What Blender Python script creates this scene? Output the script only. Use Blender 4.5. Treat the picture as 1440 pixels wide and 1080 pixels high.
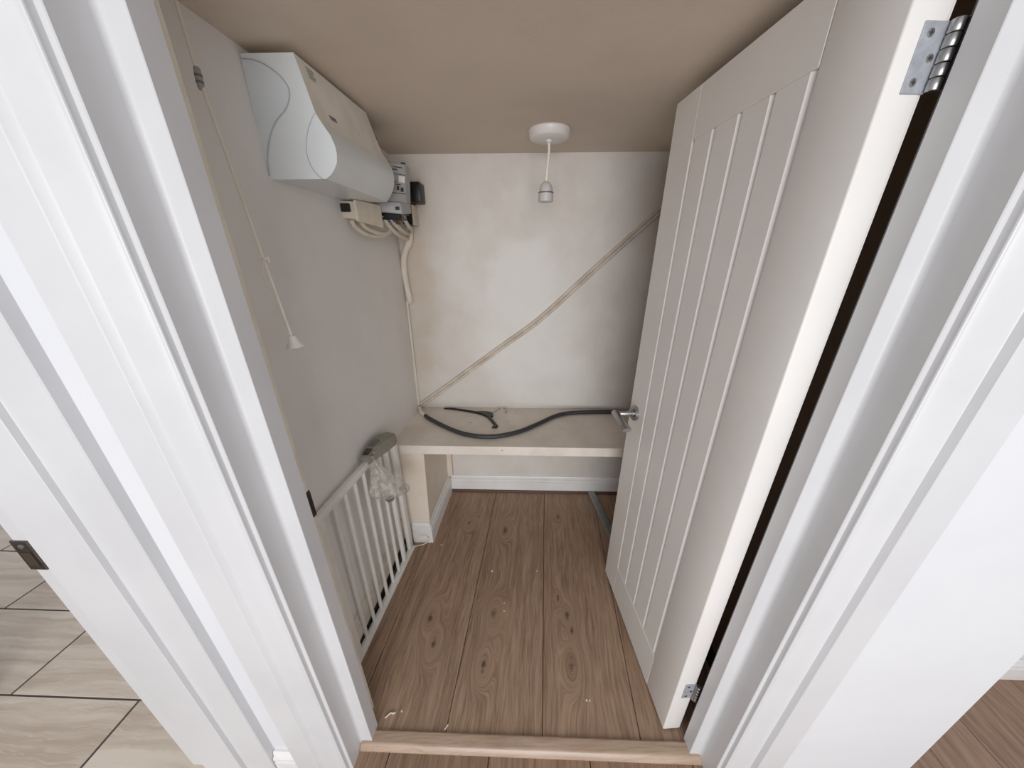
import bpy, bmesh, math, random
from mathutils import Vector, Matrix, noise as mnoise

random.seed(7)
scene = bpy.context.scene
for o in list(bpy.data.objects):
    bpy.data.objects.remove(o)

# ------------------------------------------------------------------ camera
cam_d = bpy.data.cameras.new('camera')
cam_d.sensor_width = 36.0
cam_d.lens = 12.0
cam_d.shift_y = 40.0 / 1440.0
cam_d.clip_start = 0.02
cam = bpy.data.objects.new('camera', cam_d)
scene.collection.objects.link(cam)
PITCH, YAW, ROLL = 0.427177, 0.032223, 0.0019
right = Vector((1, 0, 0)); fwd = Vector((0, math.cos(PITCH), -math.sin(PITCH)))
down = Vector((0, -math.sin(PITCH), -math.cos(PITCH)))
r2 = math.cos(ROLL) * right + math.sin(ROLL) * down
d2 = -math.sin(ROLL) * right + math.cos(ROLL) * down
Rz = Matrix.Rotation(YAW, 3, 'Z')
r2, d2, f2 = Rz @ r2, Rz @ d2, Rz @ fwd
M = Matrix((r2, -d2, -f2)).transposed().to_4x4()
M.translation = Vector((0, 0, 1.56))
cam.matrix_world = M
scene.camera = cam

# ------------------------------------------------------------------ world, light, exposure
world = bpy.data.worlds.new('world'); scene.world = world
world.use_nodes = True
bg = world.node_tree.nodes['Background']
bg.inputs['Color'].default_value = (0.97, 0.98, 1.0, 1)
bg.inputs['Strength'].default_value = 0.66

def area(name, loc, target, sx, sy, power, col):
    d = bpy.data.lights.new(name, 'AREA'); d.shape = 'RECTANGLE'; d.size = sx; d.size_y = sy
    d.energy = power; d.color = col
    o = bpy.data.objects.new(name, d); scene.collection.objects.link(o)
    o.location = loc
    o.rotation_euler = (Vector(target) - Vector(loc)).to_track_quat('-Z', 'Y').to_euler()
    return o
area('hall_window_light', (0.10, -2.8, 1.35), (0.0, 1.0, 1.15), 2.1, 2.0, 98, (0.985, 0.99, 1.0))

scene.view_settings.view_transform = 'Standard'
scene.view_settings.look = 'None'
scene.view_settings.gamma = 1.0
scene.view_settings.use_curve_mapping = False
scene.view_settings.exposure = 0.0
scene.cycles.use_denoising = True
scene.cycles.max_bounces = 12
scene.cycles.diffuse_bounces = 8

# ------------------------------------------------------------------ materials
def lin(c):
    return tuple(((v / 255) / 12.92 if v / 255 <= 0.04045 else ((v / 255 + 0.055) / 1.055) ** 2.4) for v in c) + (1.0,)

class NT:
    def __init__(s, name):
        s.m = bpy.data.materials.new(name); s.m.use_nodes = True
        s.t = s.m.node_tree; s.p = s.t.nodes['Principled BSDF']
    def n(s, typ, **kw):
        nd = s.t.nodes.new(typ)
        for k, v in kw.items(): setattr(nd, k, v)
        return nd
    def l(s, a, b): s.t.links.new(a, b)
    def put(s, sock, v):
        if isinstance(v, bpy.types.NodeSocket): s.l(v, sock)
        else: sock.default_value = v
    def math(s, op, a, b=0.0, c=0.0, clamp=False):
        nd = s.n('ShaderNodeMath', operation=op, use_clamp=clamp)
        s.put(nd.inputs[0], a); s.put(nd.inputs[1], b); s.put(nd.inputs[2], c)
        return nd.outputs[0]
    def mix(s, f, a, b):
        nd = s.n('ShaderNodeMix', data_type='RGBA')
        s.put(nd.inputs[0], f); s.put(nd.inputs[6], a); s.put(nd.inputs[7], b)
        return nd.outputs[2]
    def mapr(s, v, a, b, c=0.0, d=1.0, smooth=True):
        nd = s.n('ShaderNodeMapRange', interpolation_type='SMOOTHSTEP' if smooth else 'LINEAR')
        s.put(nd.inputs[0], v)
        for i, x in enumerate((a, b, c, d)): nd.inputs[i + 1].default_value = x
        return nd.outputs[0]
    def coord(s):
        return s.n('ShaderNodeTexCoord').outputs['Object']
    def noise(s, vec, scale, detail=3, rough=0.5, dist=0.0):
        nd = s.n('ShaderNodeTexNoise')
        s.put(nd.inputs['Vector'], vec)
        nd.inputs['Scale'].default_value = scale; nd.inputs['Detail'].default_value = detail
        nd.inputs['Roughness'].default_value = rough; nd.inputs['Distortion'].default_value = dist
        return nd.outputs['Fac']
    def scalev(s, vec, xyz):
        nd = s.n('ShaderNodeVectorMath', operation='MULTIPLY')
        s.put(nd.inputs[0], vec); nd.inputs[1].default_value = xyz
        return nd.outputs[0]
    def blob(s, vec, c, rad, wob=0.25, a=0.6, b=1.1):
        """1 inside an ellipsoid with a ragged edge, 0 outside"""
        nd = s.n('ShaderNodeVectorMath', operation='SUBTRACT'); s.put(nd.inputs[0], vec); nd.inputs[1].default_value = c
        v = s.scalev(nd.outputs[0], tuple(1 / r for r in rad))
        ln = s.n('ShaderNodeVectorMath', operation='LENGTH'); s.l(v, ln.inputs[0])
        d = s.math('ADD', ln.outputs['Value'], s.math('MULTIPLY', s.math('SUBTRACT', s.noise(vec, 6, 4), 0.5), wob * 2))
        return s.mapr(d, a, b, 1.0, 0.0)
    def bump(s, h, strength, dist=0.002):
        nd = s.n('ShaderNodeBump'); nd.inputs['Strength'].default_value = strength; nd.inputs['Distance'].default_value = dist
        s.put(nd.inputs['Height'], h); s.l(nd.outputs[0], s.p.inputs['Normal'])
    def fin(s, col=None, rough=0.5, metal=0.0, spec=None):
        if col is not None: s.put(s.p.inputs['Base Color'], col)
        s.put(s.p.inputs['Roughness'], rough); s.p.inputs['Metallic'].default_value = metal
        if spec is not None: s.p.inputs['Specular IOR Level'].default_value = spec
        return s.m

def painted(name, c1, c2, rough=0.45, scale=3.0, bump=0.15, bscale=60, spec=0.4):
    k = NT(name); v = k.coord()
    f = k.mapr(k.noise(v, scale, 5, 0.6), 0.35, 0.65)
    col = k.mix(f, lin(c1), lin(c2))
    h = k.math('ADD', k.noise(v, bscale, 4, 0.6), k.math('MULTIPLY', k.noise(v, bscale / 9, 3), 2.0))
    k.bump(h, bump, 0.002)
    return k.fin(col, rough, spec=spec)

def plain(name, c, rough=0.5, metal=0.0, vary=0.06, scale=30):
    k = NT(name); v = k.coord()
    c2 = tuple(max(0, x * (1 - vary * 2)) for x in c)
    col = k.mix(k.noise(v, scale, 4, 0.6), lin(c2), lin(c))
    return k.fin(col, rough, metal)

m_gloss = painted('white_gloss_paint', (211, 211, 213), (205, 205, 207), 0.38, 2.5, 0.10, 55, 0.4)
m_door = painted('white_door_paint', (231, 228, 225), (225, 222, 219), 0.42, 2.0, 0.10, 120, 0.35)
m_beige_edge = painted('bare_lining_edge', (240, 234, 220), (230, 222, 206), 0.6, 14, 0.2, 60)
m_wall_left = painted('closet_wall_paint', (233, 231, 228), (226, 223, 220), 0.6, 1.6, 0.15, 70)
m_hallwall = painted('white_wall_emulsion', (221, 222, 225), (217, 218, 222), 0.6, 2, 0.10, 90)
m_ceil = painted('ceiling_paint', (216, 203, 189), (209, 196, 182), 0.75, 2, 0.2, 110, 0.2)
def specked(name, c1, c2, speck, rough, scale, lo, hi, amt, sx=1.0):
    k = NT(name); v = k.coord()
    col = k.mix(k.mapr(k.noise(v, 5, 5, 0.6), 0.35, 0.65), lin(c1), lin(c2))
    sp = k.mapr(k.noise(k.scalev(v, (sx, 1, 1)), scale, 3, 0.6), lo, hi)
    col = k.mix(k.math('MULTIPLY', sp, amt), col, lin(speck))
    k.bump(k.math('ADD', k.noise(v, 50, 4, 0.6), k.math('MULTIPLY', k.noise(v, 6, 3), 2.0)), 0.2, 0.002)
    return k.fin(col, rough, spec=0.35)
m_shelf = specked('shelf_top_paint', (230, 222, 212), (218, 208, 197), (120, 104, 90), 0.5, 24, 0.70, 0.75, 0.6, 0.6)
m_pier = painted('pier_paint', (231, 220, 207), (222, 210, 195), 0.6, 4, 0.2, 60)
m_skirt = painted('skirting_gloss', (236, 235, 234), (226, 225, 223), 0.35, 4, 0.15, 40)
m_skirt_worn = painted('skirting_worn', (226, 221, 212), (206, 198, 186), 0.45, 9, 0.2, 40)

def back_wall_mat():
    k = NT('patched_plaster_paint'); v = k.coord()
    base = k.mix(k.mapr(k.noise(v, 2.6, 6, 0.62), 0.36, 0.64), lin((221, 217, 212)), lin((211, 205, 198)))
    base = k.mix(k.math('MULTIPLY', k.blob(v, (0.0, 2.05, 1.42), (0.22, 1, 0.26), 0.3, 0.7, 1.05), 0.45), base, lin((232, 231, 228)))
    base = k.mix(k.math('MULTIPLY', k.blob(v, (0.02, 2.05, 1.15), (0.34, 1, 0.5), 0.4, 0.5, 1.2), 0.5), base, lin((230, 229, 226)))
    st = k.blob(v, (-0.60, 2.05, 1.60), (0.16, 1, 0.55), 0.6, 0.3, 1.2)
    base = k.mix(k.math('MULTIPLY', st, 0.55), base, lin((196, 178, 156)))
    st = k.blob(v, (-0.62, 2.05, 0.95), (0.14, 1, 0.28), 0.8, 0.2, 1.1)
    base = k.mix(k.math('MULTIPLY', st, 0.5), base, lin((200, 184, 162)))
    sc = k.mapr(k.noise(k.scalev(v, (4, 1, 1.2)), 7, 8, 0.75), 0.66, 0.74)
    base = k.mix(k.math('MULTIPLY', sc, 0.25), base, lin((176, 160, 142)))
    h = k.math('ADD', k.noise(v, 50, 5, 0.6), k.math('MULTIPLY', k.noise(v, 4, 4), 5.0))
    k.bump(h, 0.22, 0.003)
    return k.fin(base, 0.6, spec=0.3)
m_wall_back = back_wall_mat()

KNOTS = [(-.099, 1.645, 1.0), (-.123, 1.093, 1.0), (.246, 1.771, .8), (.226, 1.096, .7), (-.15, .865, .9),
         (.221, .87, 1.1), (-.424, 1.055, .9), (-.38, .942, .8), (.191, 1.18, .5), (-.33, 1.70, .7), (.24, 1.02, .4)]
def wood_mat(name, knots, light, dark, knotc, across=False):
    k = NT(name); v = k.coord()
    sep = k.n('ShaderNodeSeparateXYZ'); k.l(v, sep.inputs[0])
    X, Y = sep.outputs[0], sep.outputs[1]
    if across: X, Y = Y, X
    Xr = k.math('SUBTRACT', X, k.math('MULTIPLY', Y, 0.0597))
    rnd = k.n('ShaderNodeObjectInfo').outputs['Random']
    off = k.math('MULTIPLY', rnd, 17.0)
    lowc = k.n('ShaderNodeCombineXYZ'); k.put(lowc.inputs[0], k.math('MULTIPLY', Xr, 5.0)); k.put(lowc.inputs[1], k.math('MULTIPLY', Y, 1.6)); k.put(lowc.inputs[2], off)
    wob = k.noise(lowc.outputs[0], 1.0, 3, 0.55)
    u = k.math('ADD', k.math('MULTIPLY', Xr, 1.0), k.math('MULTIPLY', wob, 0.085))
    core = None
    for (kx, ky, s) in knots:
        dx = k.math('SUBTRACT', Xr, kx - 0.0597 * ky)
        dy = k.math('MULTIPLY', k.math('SUBTRACT', Y, ky), 0.42)
        d2 = k.math('ADD', k.math('MULTIPLY', dx, dx), k.math('MULTIPLY', dy, dy))
        d = k.math('SQRT', d2)
        w = k.math('POWER', 2.718, k.math('MULTIPLY', d2, -1.0 / (0.036 * s) ** 2))
        dd = k.math('ADD', k.math('MULTIPLY', d, 1.1), k.math('MULTIPLY', wob, 0.085))
        mx = k.n('ShaderNodeMix', data_type='FLOAT'); k.put(mx.inputs[0], w); k.put(mx.inputs[2], u); k.put(mx.inputs[3], dd)
        u = mx.outputs[0]
        c = k.mapr(k.math('ADD', d, k.math('MULTIPLY', k.math('SUBTRACT', k.noise(v, 38, 4), 0.5), 0.03)), 0.001, 0.017 * s, 1.0, 0.0)
        core = c if core is None else k.math('MAXIMUM', core, c)
    def grain(fx, fy, detail, z):
        cb = k.n('ShaderNodeCombineXYZ'); k.put(cb.inputs[0], k.math('MULTIPLY', u, fx)); k.put(cb.inputs[1], k.math('MULTIPLY', Y, fy)); k.put(cb.inputs[2], k.math('ADD', off, z))
        return k.noise(cb.outputs[0], 1.0, detail, 0.62)
    g1 = grain(60, 2.6, 6, 0.0)
    g2 = grain(170, 9.0, 3, 5.0)
    g3 = grain(9, 1.2, 3, 9.0)
    f = k.math('ADD', k.math('MULTIPLY', k.mapr(g1, 0.3, 0.7), 0.45), k.math('ADD', k.math('MULTIPLY', k.mapr(g2, 0.32, 0.68), 0.40), k.math('MULTIPLY', k.mapr(g3, 0.3, 0.7), 0.25)), clamp=True)
    col = k.mix(f, lin(dark), lin(light))
    pores = k.mapr(grain(240, 14.0, 2, 13.0), 0.66, 0.74)
    col = k.mix(k.math('MULTIPLY', pores, 0.35), col, lin(knotc))
    if core is not None: col = k.mix(k.math('MULTIPLY', core, 0.72), col, lin(knotc))
    hv = k.n('ShaderNodeHueSaturation'); k.put(hv.inputs['Value'], k.math('ADD', 0.93, k.math('MULTIPLY', rnd, 0.14))); k.put(hv.inputs['Color'], col)
    k.bump(k.math('ADD', g1, k.math('MULTIPLY', g2, 0.5)), 0.12, 0.001)
    return k.fin(hv.outputs[0], k.math('ADD', 0.22 if across else 0.42, k.math('MULTIPLY', g2, 0.12)), spec=0.5 if across else 0.35)
m_wood = wood_mat('oak_laminate', KNOTS, (177, 149, 126), (116, 92, 75), (60, 42, 31))
m_wood_hall = wood_mat('oak_laminate_hall', [], (166, 138, 116), (116, 91, 73), (66, 46, 34))
m_thresh = wood_mat('oak_threshold', [], (188, 164, 144), (152, 126, 106), (110, 86, 70), True)
m_bead = plain('brown_bead', (92, 66, 48), 0.5)
m_darkwood = plain('dark_brown_boarding', (134, 110, 90), 0.8)
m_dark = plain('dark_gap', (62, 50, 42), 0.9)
m_sub = plain('dark_subfloor', (60, 46, 36), 0.9)

def tile_mat():
    k = NT('streaked_porcelain'); v = k.coord()
    rnd = k.n('ShaderNodeObjectInfo').outputs['Random']
    sep = k.n('ShaderNodeSeparateXYZ'); k.l(v, sep.inputs[0])
    wob = k.noise(v, 3.0, 4, 0.6)
    cb = k.n('ShaderNodeCombineXYZ')
    k.put(cb.inputs[0], k.math('MULTIPLY', sep.outputs[0], 0.9))
    k.put(cb.inputs[1], k.math('ADD', k.math('MULTIPLY', sep.outputs[1], 17.0), k.math('MULTIPLY', wob, 1.5)))
    k.put(cb.inputs[2], k.math('MULTIPLY', rnd, 23.0))
    g = k.noise(cb.outputs[0], 1.0, 5, 0.6)
    col = k.mix(k.mapr(g, 0.32, 0.66), lin((188, 170, 153)), lin((220, 207, 192)))
    cb2 = k.n('ShaderNodeCombineXYZ')
    k.put(cb2.inputs[0], k.math('MULTIPLY', sep.outputs[0], 2.0)); k.put(cb2.inputs[1], k.math('ADD', k.math('MULTIPLY', sep.outputs[1], 24.0), k.math('MULTIPLY', wob, 3.0))); k.put(cb2.inputs[2], k.math('MULTIPLY', rnd, 41.0))
    vein = k.math('ABSOLUTE', k.math('SUBTRACT', k.noise(cb2.outputs[0], 1.0, 3, 0.5), 0.5))
    col = k.mix(k.math('MULTIPLY', k.mapr(vein, 0.0, 0.02, 1.0, 0.0), 0.3), col, lin((226, 214, 200)))
    k.bump(k.noise(v, 90, 3), 0.05, 0.001)
    return k.fin(col, 0.32, spec=0.4)
m_tile = tile_mat()
m_grout = plain('grey_grout', (92, 84, 80), 0.9)

m_steel = plain('brushed_steel', (196, 196, 196), 0.32, 1.0, 0.12, 60)
m_zinc = plain('dull_zinc', (205, 208, 216), 0.6, 0.6, 0.15, 70)
m_steel_d = plain('tarnished_steel', (128, 120, 114), 0.4, 1.0, 0.35, 45)
m_alu = plain('dull_aluminium', (176, 180, 180), 0.45, 0.9, 0.1, 30)
m_black = plain('black_plastic', (18, 18, 19), 0.4)
m_cable = plain('grey_black_cable', (66, 66, 67), 0.5, 0, 0.15, 40)
m_blackcable = plain('black_sheath', (30, 28, 27), 0.4)
m_pvc = plain('cream_pvc', (226, 216, 198), 0.5, 0, 0.08, 30)
m_trunk = painted('painted_cable_strip', (214, 204, 192), (196, 184, 170), 0.55, 12, 0.2, 60)
m_conduit = painted('painted_conduit', (228, 220, 208), (218, 208, 194), 0.55, 12, 0.2, 60)
m_cu = painted('pale_blue_grey_plastic', (222, 227, 228), (215, 220, 222), 0.32, 3, 0.05, 150, 0.45)
m_cu2 = painted('bluish_grey_plastic', (214, 221, 224), (208, 215, 219), 0.35, 3, 0.05, 150, 0.45)
m_cuface = painted('beige_grey_plastic', (232, 229, 221), (216, 212, 203), 0.4, 7, 0.08, 80, 0.4)  # warmer mottled grey for the cover top
m_line = plain('grey_moulding_line', (178, 185, 189), 0.5)
m_grey = plain('grey_plastic', (168, 168, 168), 0.45, 0, 0.06)
m_greyd = plain('mid_grey_plastic', (120, 118, 116), 0.45, 0, 0.1)
m_white_pl = plain('white_plastic', (232, 228, 224), 0.35, 0, 0.02)
m_print = plain('dark_print', (58, 56, 56), 0.6)
m_lampgrey = plain('off_white_plastic', (206, 202, 200), 0.4, 0, 0.03)
m_cord = plain('cream_cord', (246, 240, 228), 0.8, 0, 0.05)
m_gate = specked('chipped_white_enamel', (238, 237, 234), (228, 226, 221), (70, 60, 52), 0.38, 60, 0.72, 0.75, 0.8)
m_latch = plain('olive_grey_plastic', (160, 158, 144), 0.5, 0, 0.12, 20)
m_blue = plain('blue_sleeve', (52, 92, 150), 0.5)
m_hang = plain('black_hanger_plastic', (16, 16, 17), 0.35)
m_flake = plain('white_paint_flake', (236, 232, 224), 0.7)
m_brown = plain('brown_sleeve', (96, 70, 52), 0.6)

def bag_mat():
    k = NT('clear_polythene'); v = k.coord()
    out = k.t.nodes['Material Output']
    k.fin((0.82, 0.81, 0.77, 1), 0.22, spec=0.6)
    k.bump(k.noise(k.scalev(v, (1, 1, 0.45)), 42, 5, 0.6, 1.5), 0.8, 0.005)
    tr = k.n('ShaderNodeBsdfTransparent'); tr.inputs[0].default_value = (0.94, 0.94, 0.91, 1)
    ms = k.n('ShaderNodeMixShader')
    k.put(ms.inputs[0], k.mapr(k.noise(k.scalev(v, (1, 1, 0.4)), 34, 5, 0.65, 1.2), 0.36, 0.68, 0.25, 0.8))
    k.l(tr.outputs[0], ms.inputs[1]); k.l(k.p.outputs[0], ms.inputs[2]); k.l(ms.outputs[0], out.inputs[0])
    return k.m
m_bag = bag_mat()

# ------------------------------------------------------------------ mesh helpers
COL = scene.collection

def catmull(pts, n=8):
    P = [Vector(p) for p in pts]
    if len(P) < 3: return P
    P = [2 * P[0] - P[1]] + P + [2 * P[-1] - P[-2]]
    out = []
    for i in range(1, len(P) - 2):
        a, b, c, d = P[i - 1:i + 3]
        for j in range(n):
            t = j / n
            out.append(0.5 * ((2 * b) + (c - a) * t + (2 * a - 5 * b + 4 * c - d) * t * t + (3 * b - a - 3 * c + d) * t ** 3))
    out.append(P[-2]); return out

class MB:
    def __init__(s): s.bm = bmesh.new()
    def hexa(s, P, bevel=0.0, seg=1):
        """8 points: bottom loop of four then top loop of four"""
        v = [s.bm.verts.new(p) for p in P]
        fs = [(0, 3, 2, 1), (4, 5, 6, 7), (0, 1, 5, 4), (1, 2, 6, 5), (2, 3, 7, 6), (3, 0, 4, 7)]
        F = [s.bm.faces.new([v[i] for i in f]) for f in fs]
        if bevel:
            es = list({e for f in F for e in f.edges})
            bmesh.ops.bevel(s.bm, geom=es, offset=bevel, segments=seg, affect='EDGES', profile=0.5)
        return s
    def box(s, x0, x1, y0, y1, z0, z1, bevel=0.0, seg=1):
        return s.hexa([(x0, y0, z0), (x1, y0, z0), (x1, y1, z0), (x0, y1, z0), (x0, y0, z1), (x1, y0, z1), (x1, y1, z1), (x0, y1, z1)], bevel, seg)
    def loft(s, rings, closed=True, caps=True):
        R = [[s.bm.verts.new(p) for p in r] for r in rings]
        n = len(R[0])
        for a, b in zip(R, R[1:]):
            for i in range(n if closed else n - 1):
                j = (i + 1) % n
                s.bm.faces.new((a[i], a[j], b[j], b[i]))
        if caps and closed:
            s.bm.faces.new(R[0][::-1]); s.bm.faces.new(R[-1])
        return s
    def prism(s, poly, axis, a, b):
        def P(u, v, w):
            return {'z': (u, v, w), 'y': (u, w, v), 'x': (w, u, v)}[axis]
        return s.loft([[P(u, v, a) for u, v in poly], [P(u, v, b) for u, v in poly]])
    def tube(s, pts, r, seg=8, smooth=0, flat=1.0):
        P = catmull(pts, smooth) if smooth else [Vector(p) for p in pts]
        rings = []; prev = None
        for i, p in enumerate(P):
            t = (P[min(i + 1, len(P) - 1)] - P[max(i - 1, 0)]).normalized()
            if prev is None:
                a = Vector((0, 0, 1)) if abs(t.z) < 0.9 else Vector((1, 0, 0))
                n = t.cross(a).normalized()
            else:
                n = (prev - t * prev.dot(t)).normalized()
            prev = n; b = t.cross(n)
            rr = r[min(i, len(r) - 1)] if isinstance(r, (list, tuple)) else r
            rings.append([p + (n * math.cos(q) + b * math.sin(q) * flat) * rr for q in [2 * math.pi * k / seg for k in range(seg)]])
        return s.loft(rings)
    def lathe(s, prof, origin=(0, 0, 0), axis=(0, 0, 1), seg=24):
        A = Vector(axis).normalized(); a = Vector((1, 0, 0)) if abs(A.x) < 0.9 else Vector((0, 1, 0))
        U = A.cross(a).normalized(); V = A.cross(U); O = Vector(origin)
        return s.loft([[O + A * h + (U * math.cos(q) + V * math.sin(q)) * max(r, 1e-4) for q in [2 * math.pi * k / seg for k in range(seg)]] for r, h in prof])
    def build(s, name, mat, parent=None, smooth=False, mesh_only=False):
        bm = s.bm
        bmesh.ops.recalc_face_normals(bm, faces=bm.faces)
        if parent is not None and parent.get('_shift') is not None:
            sh = Vector(parent['_shift'])
            for v in bm.verts: v.co -= sh
        me = bpy.data.meshes.new(name); bm.to_mesh(me); bm.free()
        me.materials.append(mat)
        if smooth:
            for p in me.polygons: p.use_smooth = True
            try: me.set_sharp_from_angle(angle=math.radians(38 if smooth is True else smooth))
            except Exception: pass
        o = bpy.data.objects.new(name, me); COL.objects.link(o)
        if parent is not None:
            o.parent = parent
            if parent.get('_shift') is not None: o['_shift'] = tuple(parent['_shift'])
        return o

def tag(o, label, cat=None, group=None, kind=None):
    o['label'] = label
    if cat: o['category'] = cat
    if group: o['group'] = group
    if kind: o['kind'] = kind
    return o
def empty(name, loc=(0, 0, 0), rz=0.0, shift=True):
    """Empty at the base of a thing; with shift the parts may be written in world coordinates"""
    o = bpy.data.objects.new(name, None); COL.objects.link(o)
    o.empty_display_size = 0.05
    o.location = loc; o.rotation_euler = (0, 0, rz)
    if shift: o['_shift'] = loc
    return o
def S(o, label, cat): return tag(o, label, cat, kind='structure')

# ------------------------------------------------------------------ floors
def clip(poly, x0, x1, y0, y1):
    def cut(P, f, g):
        out = []
        for i, a in enumerate(P):
            b = P[(i + 1) % len(P)]
            fa, fb = f(a), f(b)
            if fa >= 0: out.append(a)
            if (fa >= 0) != (fb >= 0):
                t = fa / (fa - fb); out.append((a[0] + (b[0] - a[0]) * t, a[1] + (b[1] - a[1]) * t))
        return out
    for f in (lambda p: p[0] - x0, lambda p: x1 - p[0], lambda p: p[1] - y0, lambda p: y1 - p[1]):
        poly = cut(poly, f, None)
        if not poly: return []
    return poly
SK = 0.0597
def plank_bm(poly, z0, z1, ch=0.0016):
    cx = sum(p[0] for p in poly) / len(poly); cy = sum(p[1] for p in poly) / len(poly)
    def ins(p, d):
        v = Vector((p[0] - cx, p[1] - cy))
        return (p[0] - math.copysign(min(d, abs(v.x)), v.x), p[1] - math.copysign(min(d, abs(v.y)), v.y))
    b = MB()
    b.loft([[(x, y, z0) for x, y in poly], [(x, y, z1 - ch) for x, y in poly], [(*ins(p, ch), z1) for p in poly]])
    return b
closet_floor = empty('floor', (0, 0, 0), shift=False)
S(closet_floor, 'brown oak laminate floor of wide knotty planks inside the cupboard', 'floor')
for i in range(-1, 3):
    xa = 0.1256 - SK * 1.3 + 0.348 * (i - 1); xb = xa + 0.348
    poly = [(xa + SK * y + 0.0011, y) if k in (0, 1) else (xb + SK * y - 0.0011, y) for k, y in ((0, 2.5), (1, 0.3), (2, 0.3), (3, 2.5))]
    poly = clip(poly, -0.70, 0.85, 0.632, 2.045)
    if poly: plank_bm(poly, -0.008, 0.0).build('plank', m_wood, closet_floor)
poly = clip([(0.1256 - SK * 1.3 + 0.348 * -2 + SK * y - (0.348 if k in (0, 1) else 0.0022) + 0.0011, y) for k, y in ((0, 2.5), (1, 0.3), (2, 0.3), (3, 2.5))], -0.70, 0.85, 0.632, 2.045)
if poly: plank_bm(poly, -0.008, 0.0).build('plank', m_wood, closet_floor)
MB().box(-0.70, 0.85, 0.632, 2.045, -0.03, -0.0085).build('underlay', m_sub, closet_floor)

ZH = -0.015
hall_floor = empty('floor.001', (0, 0, 0), shift=False)
S(hall_floor, 'brown oak laminate floor of the hall outside the cupboard doorway', 'floor')
hall_areas = [(-4.0, -0.815, -1.6, 0.353), (-0.815, 1.24, -1.6, 0.584), (1.24, 2.30, -1.6, 0.90)]
for (x0, x1, y0, y1) in hall_areas:
    i = -12
    while i < 14:
        xa = -0.101 - SK * 0.568 + 0.348 * i
        for (ya, yb) in ((-1.7, -0.9 + (i % 3) * 0.42), (-0.9 + (i % 3) * 0.42 + 0.0015, 2.0)):
            poly = [(xa + SK * ya + .001, ya), (xa + 0.346 + SK * ya, ya), (xa + 0.346 + SK * yb, yb), (xa + SK * yb + .001, yb)]
            poly = clip(poly, x0, x1, y0, y1)
            if len(poly) > 2: plank_bm(poly, ZH - 0.008, ZH).build('plank', m_wood_hall, hall_floor)
        i += 1
MB().box(-4.0, -0.815, -1.6, 0.353, -0.05, ZH - 0.0085).box(-0.815, 3.0, -1.6, 0.584, -0.05, ZH - 0.0085).box(1.24, 3.0, 0.584, 0.90, -0.05, ZH - 0.0085).build('underlay', m_sub, hall_floor)

kit_floor = empty('floor.002', (0, 0, 0), shift=False)
S(kit_floor, 'beige streaked porcelain tile floor with dark grout in the next room', 'floor')
TL, TW = 1.06, 0.349
for r in range(0, 8):
    y0 = 0.355 + TW * r; y1 = y0 + TW
    xj = -1.484 - 0.53 * (r % 2 if True else 0)
    if r >= 2: xj = -1.484 - 0.53 * r
    for n in range(-3, 6):
        xa = xj + TL * n; xb = xa + TL
        xa2, xb2 = max(xa + 0.005, -4.0), min(xb - 0.005, -0.82)
        if xb2 - xa2 < 0.02: continue
        MB().box(xa2, xb2, y0 + 0.0035, y1 - 0.0035, ZH - 0.010, ZH, 0.0012).build('tile', m_tile, kit_floor)
MB().box(-4.0, -0.82, 0.355, 0.355 + TW * 8, -0.05, ZH - 0.003).build('grout', m_grout, kit_floor)

# ------------------------------------------------------------------ walls and ceilings
CZ = 2.023
S(MB().hexa([(-0.85, 0.705, -0.03), (-0.695, 0.705, -0.03), (-0.686, 2.045, -0.03), (-0.85, 2.045, -0.03),
             (-0.85, 0.705, CZ), (-0.695, 0.705, CZ), (-0.672, 2.045, CZ), (-0.85, 2.045, CZ)]).build('wall_left', m_wall_left),
  'greyish cream painted left wall of the cupboard behind the gate', 'wall')
S(MB().box(-0.85, 1.00, 2.045, 2.15, -0.03, CZ).build('wall_back', m_wall_back), 'patchy off-white plastered back wall of the cupboard', 'wall')
S(MB().box(0.85, 1.00, 0.705, 2.045, -0.03, CZ).build('wall_right', m_darkwood), 'dark brown right wall of the cupboard hidden behind the open door', 'wall')
S(MB().box(-0.85, 1.00, 0.70, 2.15, CZ, 2.12).build('ceiling', m_ceil), 'brownish cream low ceiling of the cupboard', 'ceiling')

wf = MB()
wf.box(0.68, 1.197, 0.537, 0.705, -0.03, 2.50)
wf.box(-1.05, -0.61, 0.537, 0.705, -0.03, 2.50)
wf.box(-0.61, 0.68, 0.537, 0.705, 2.05, 2.50)
wf.box(-2.10, -1.05, 0.537, 0.705, 2.05, 2.50)
wf.box(-4.0, -2.10, 0.537, 0.705, -0.03, 2.50)
S(wf.build('wall_front', m_hallwall), 'bright white hall wall around the cupboard doorway', 'wall')
S(MB().box(1.10, 3.0, 0.90, 1.00, -0.05, 2.50).build('wall_recess', m_hallwall), 'hall wall set back beyond the outer corner at right', 'wall')
S(MB().box(1.10, 2.40, -0.30, 1.00, 2.50, 2.60).build('ceiling_light_block', m_hallwall), 'unseen white ceiling piece added to shade the hall recess at right', 'ceiling')  # out of view, added to keep sky light off the recess skirting
S(MB().box(2.30, 2.40, -0.30, 0.90, -0.05, 2.50).build('wall_light_block', m_hallwall), 'unseen white wall added beyond the right corner to block light', 'wall')  # out of view, added to stop light entering the recess from the right
S(MB().box(-4.0, -0.85, 3.15, 3.25, -0.05, 2.50).build('wall_kitchen', m_hallwall), 'far white wall of the tiled room', 'wall')

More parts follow.
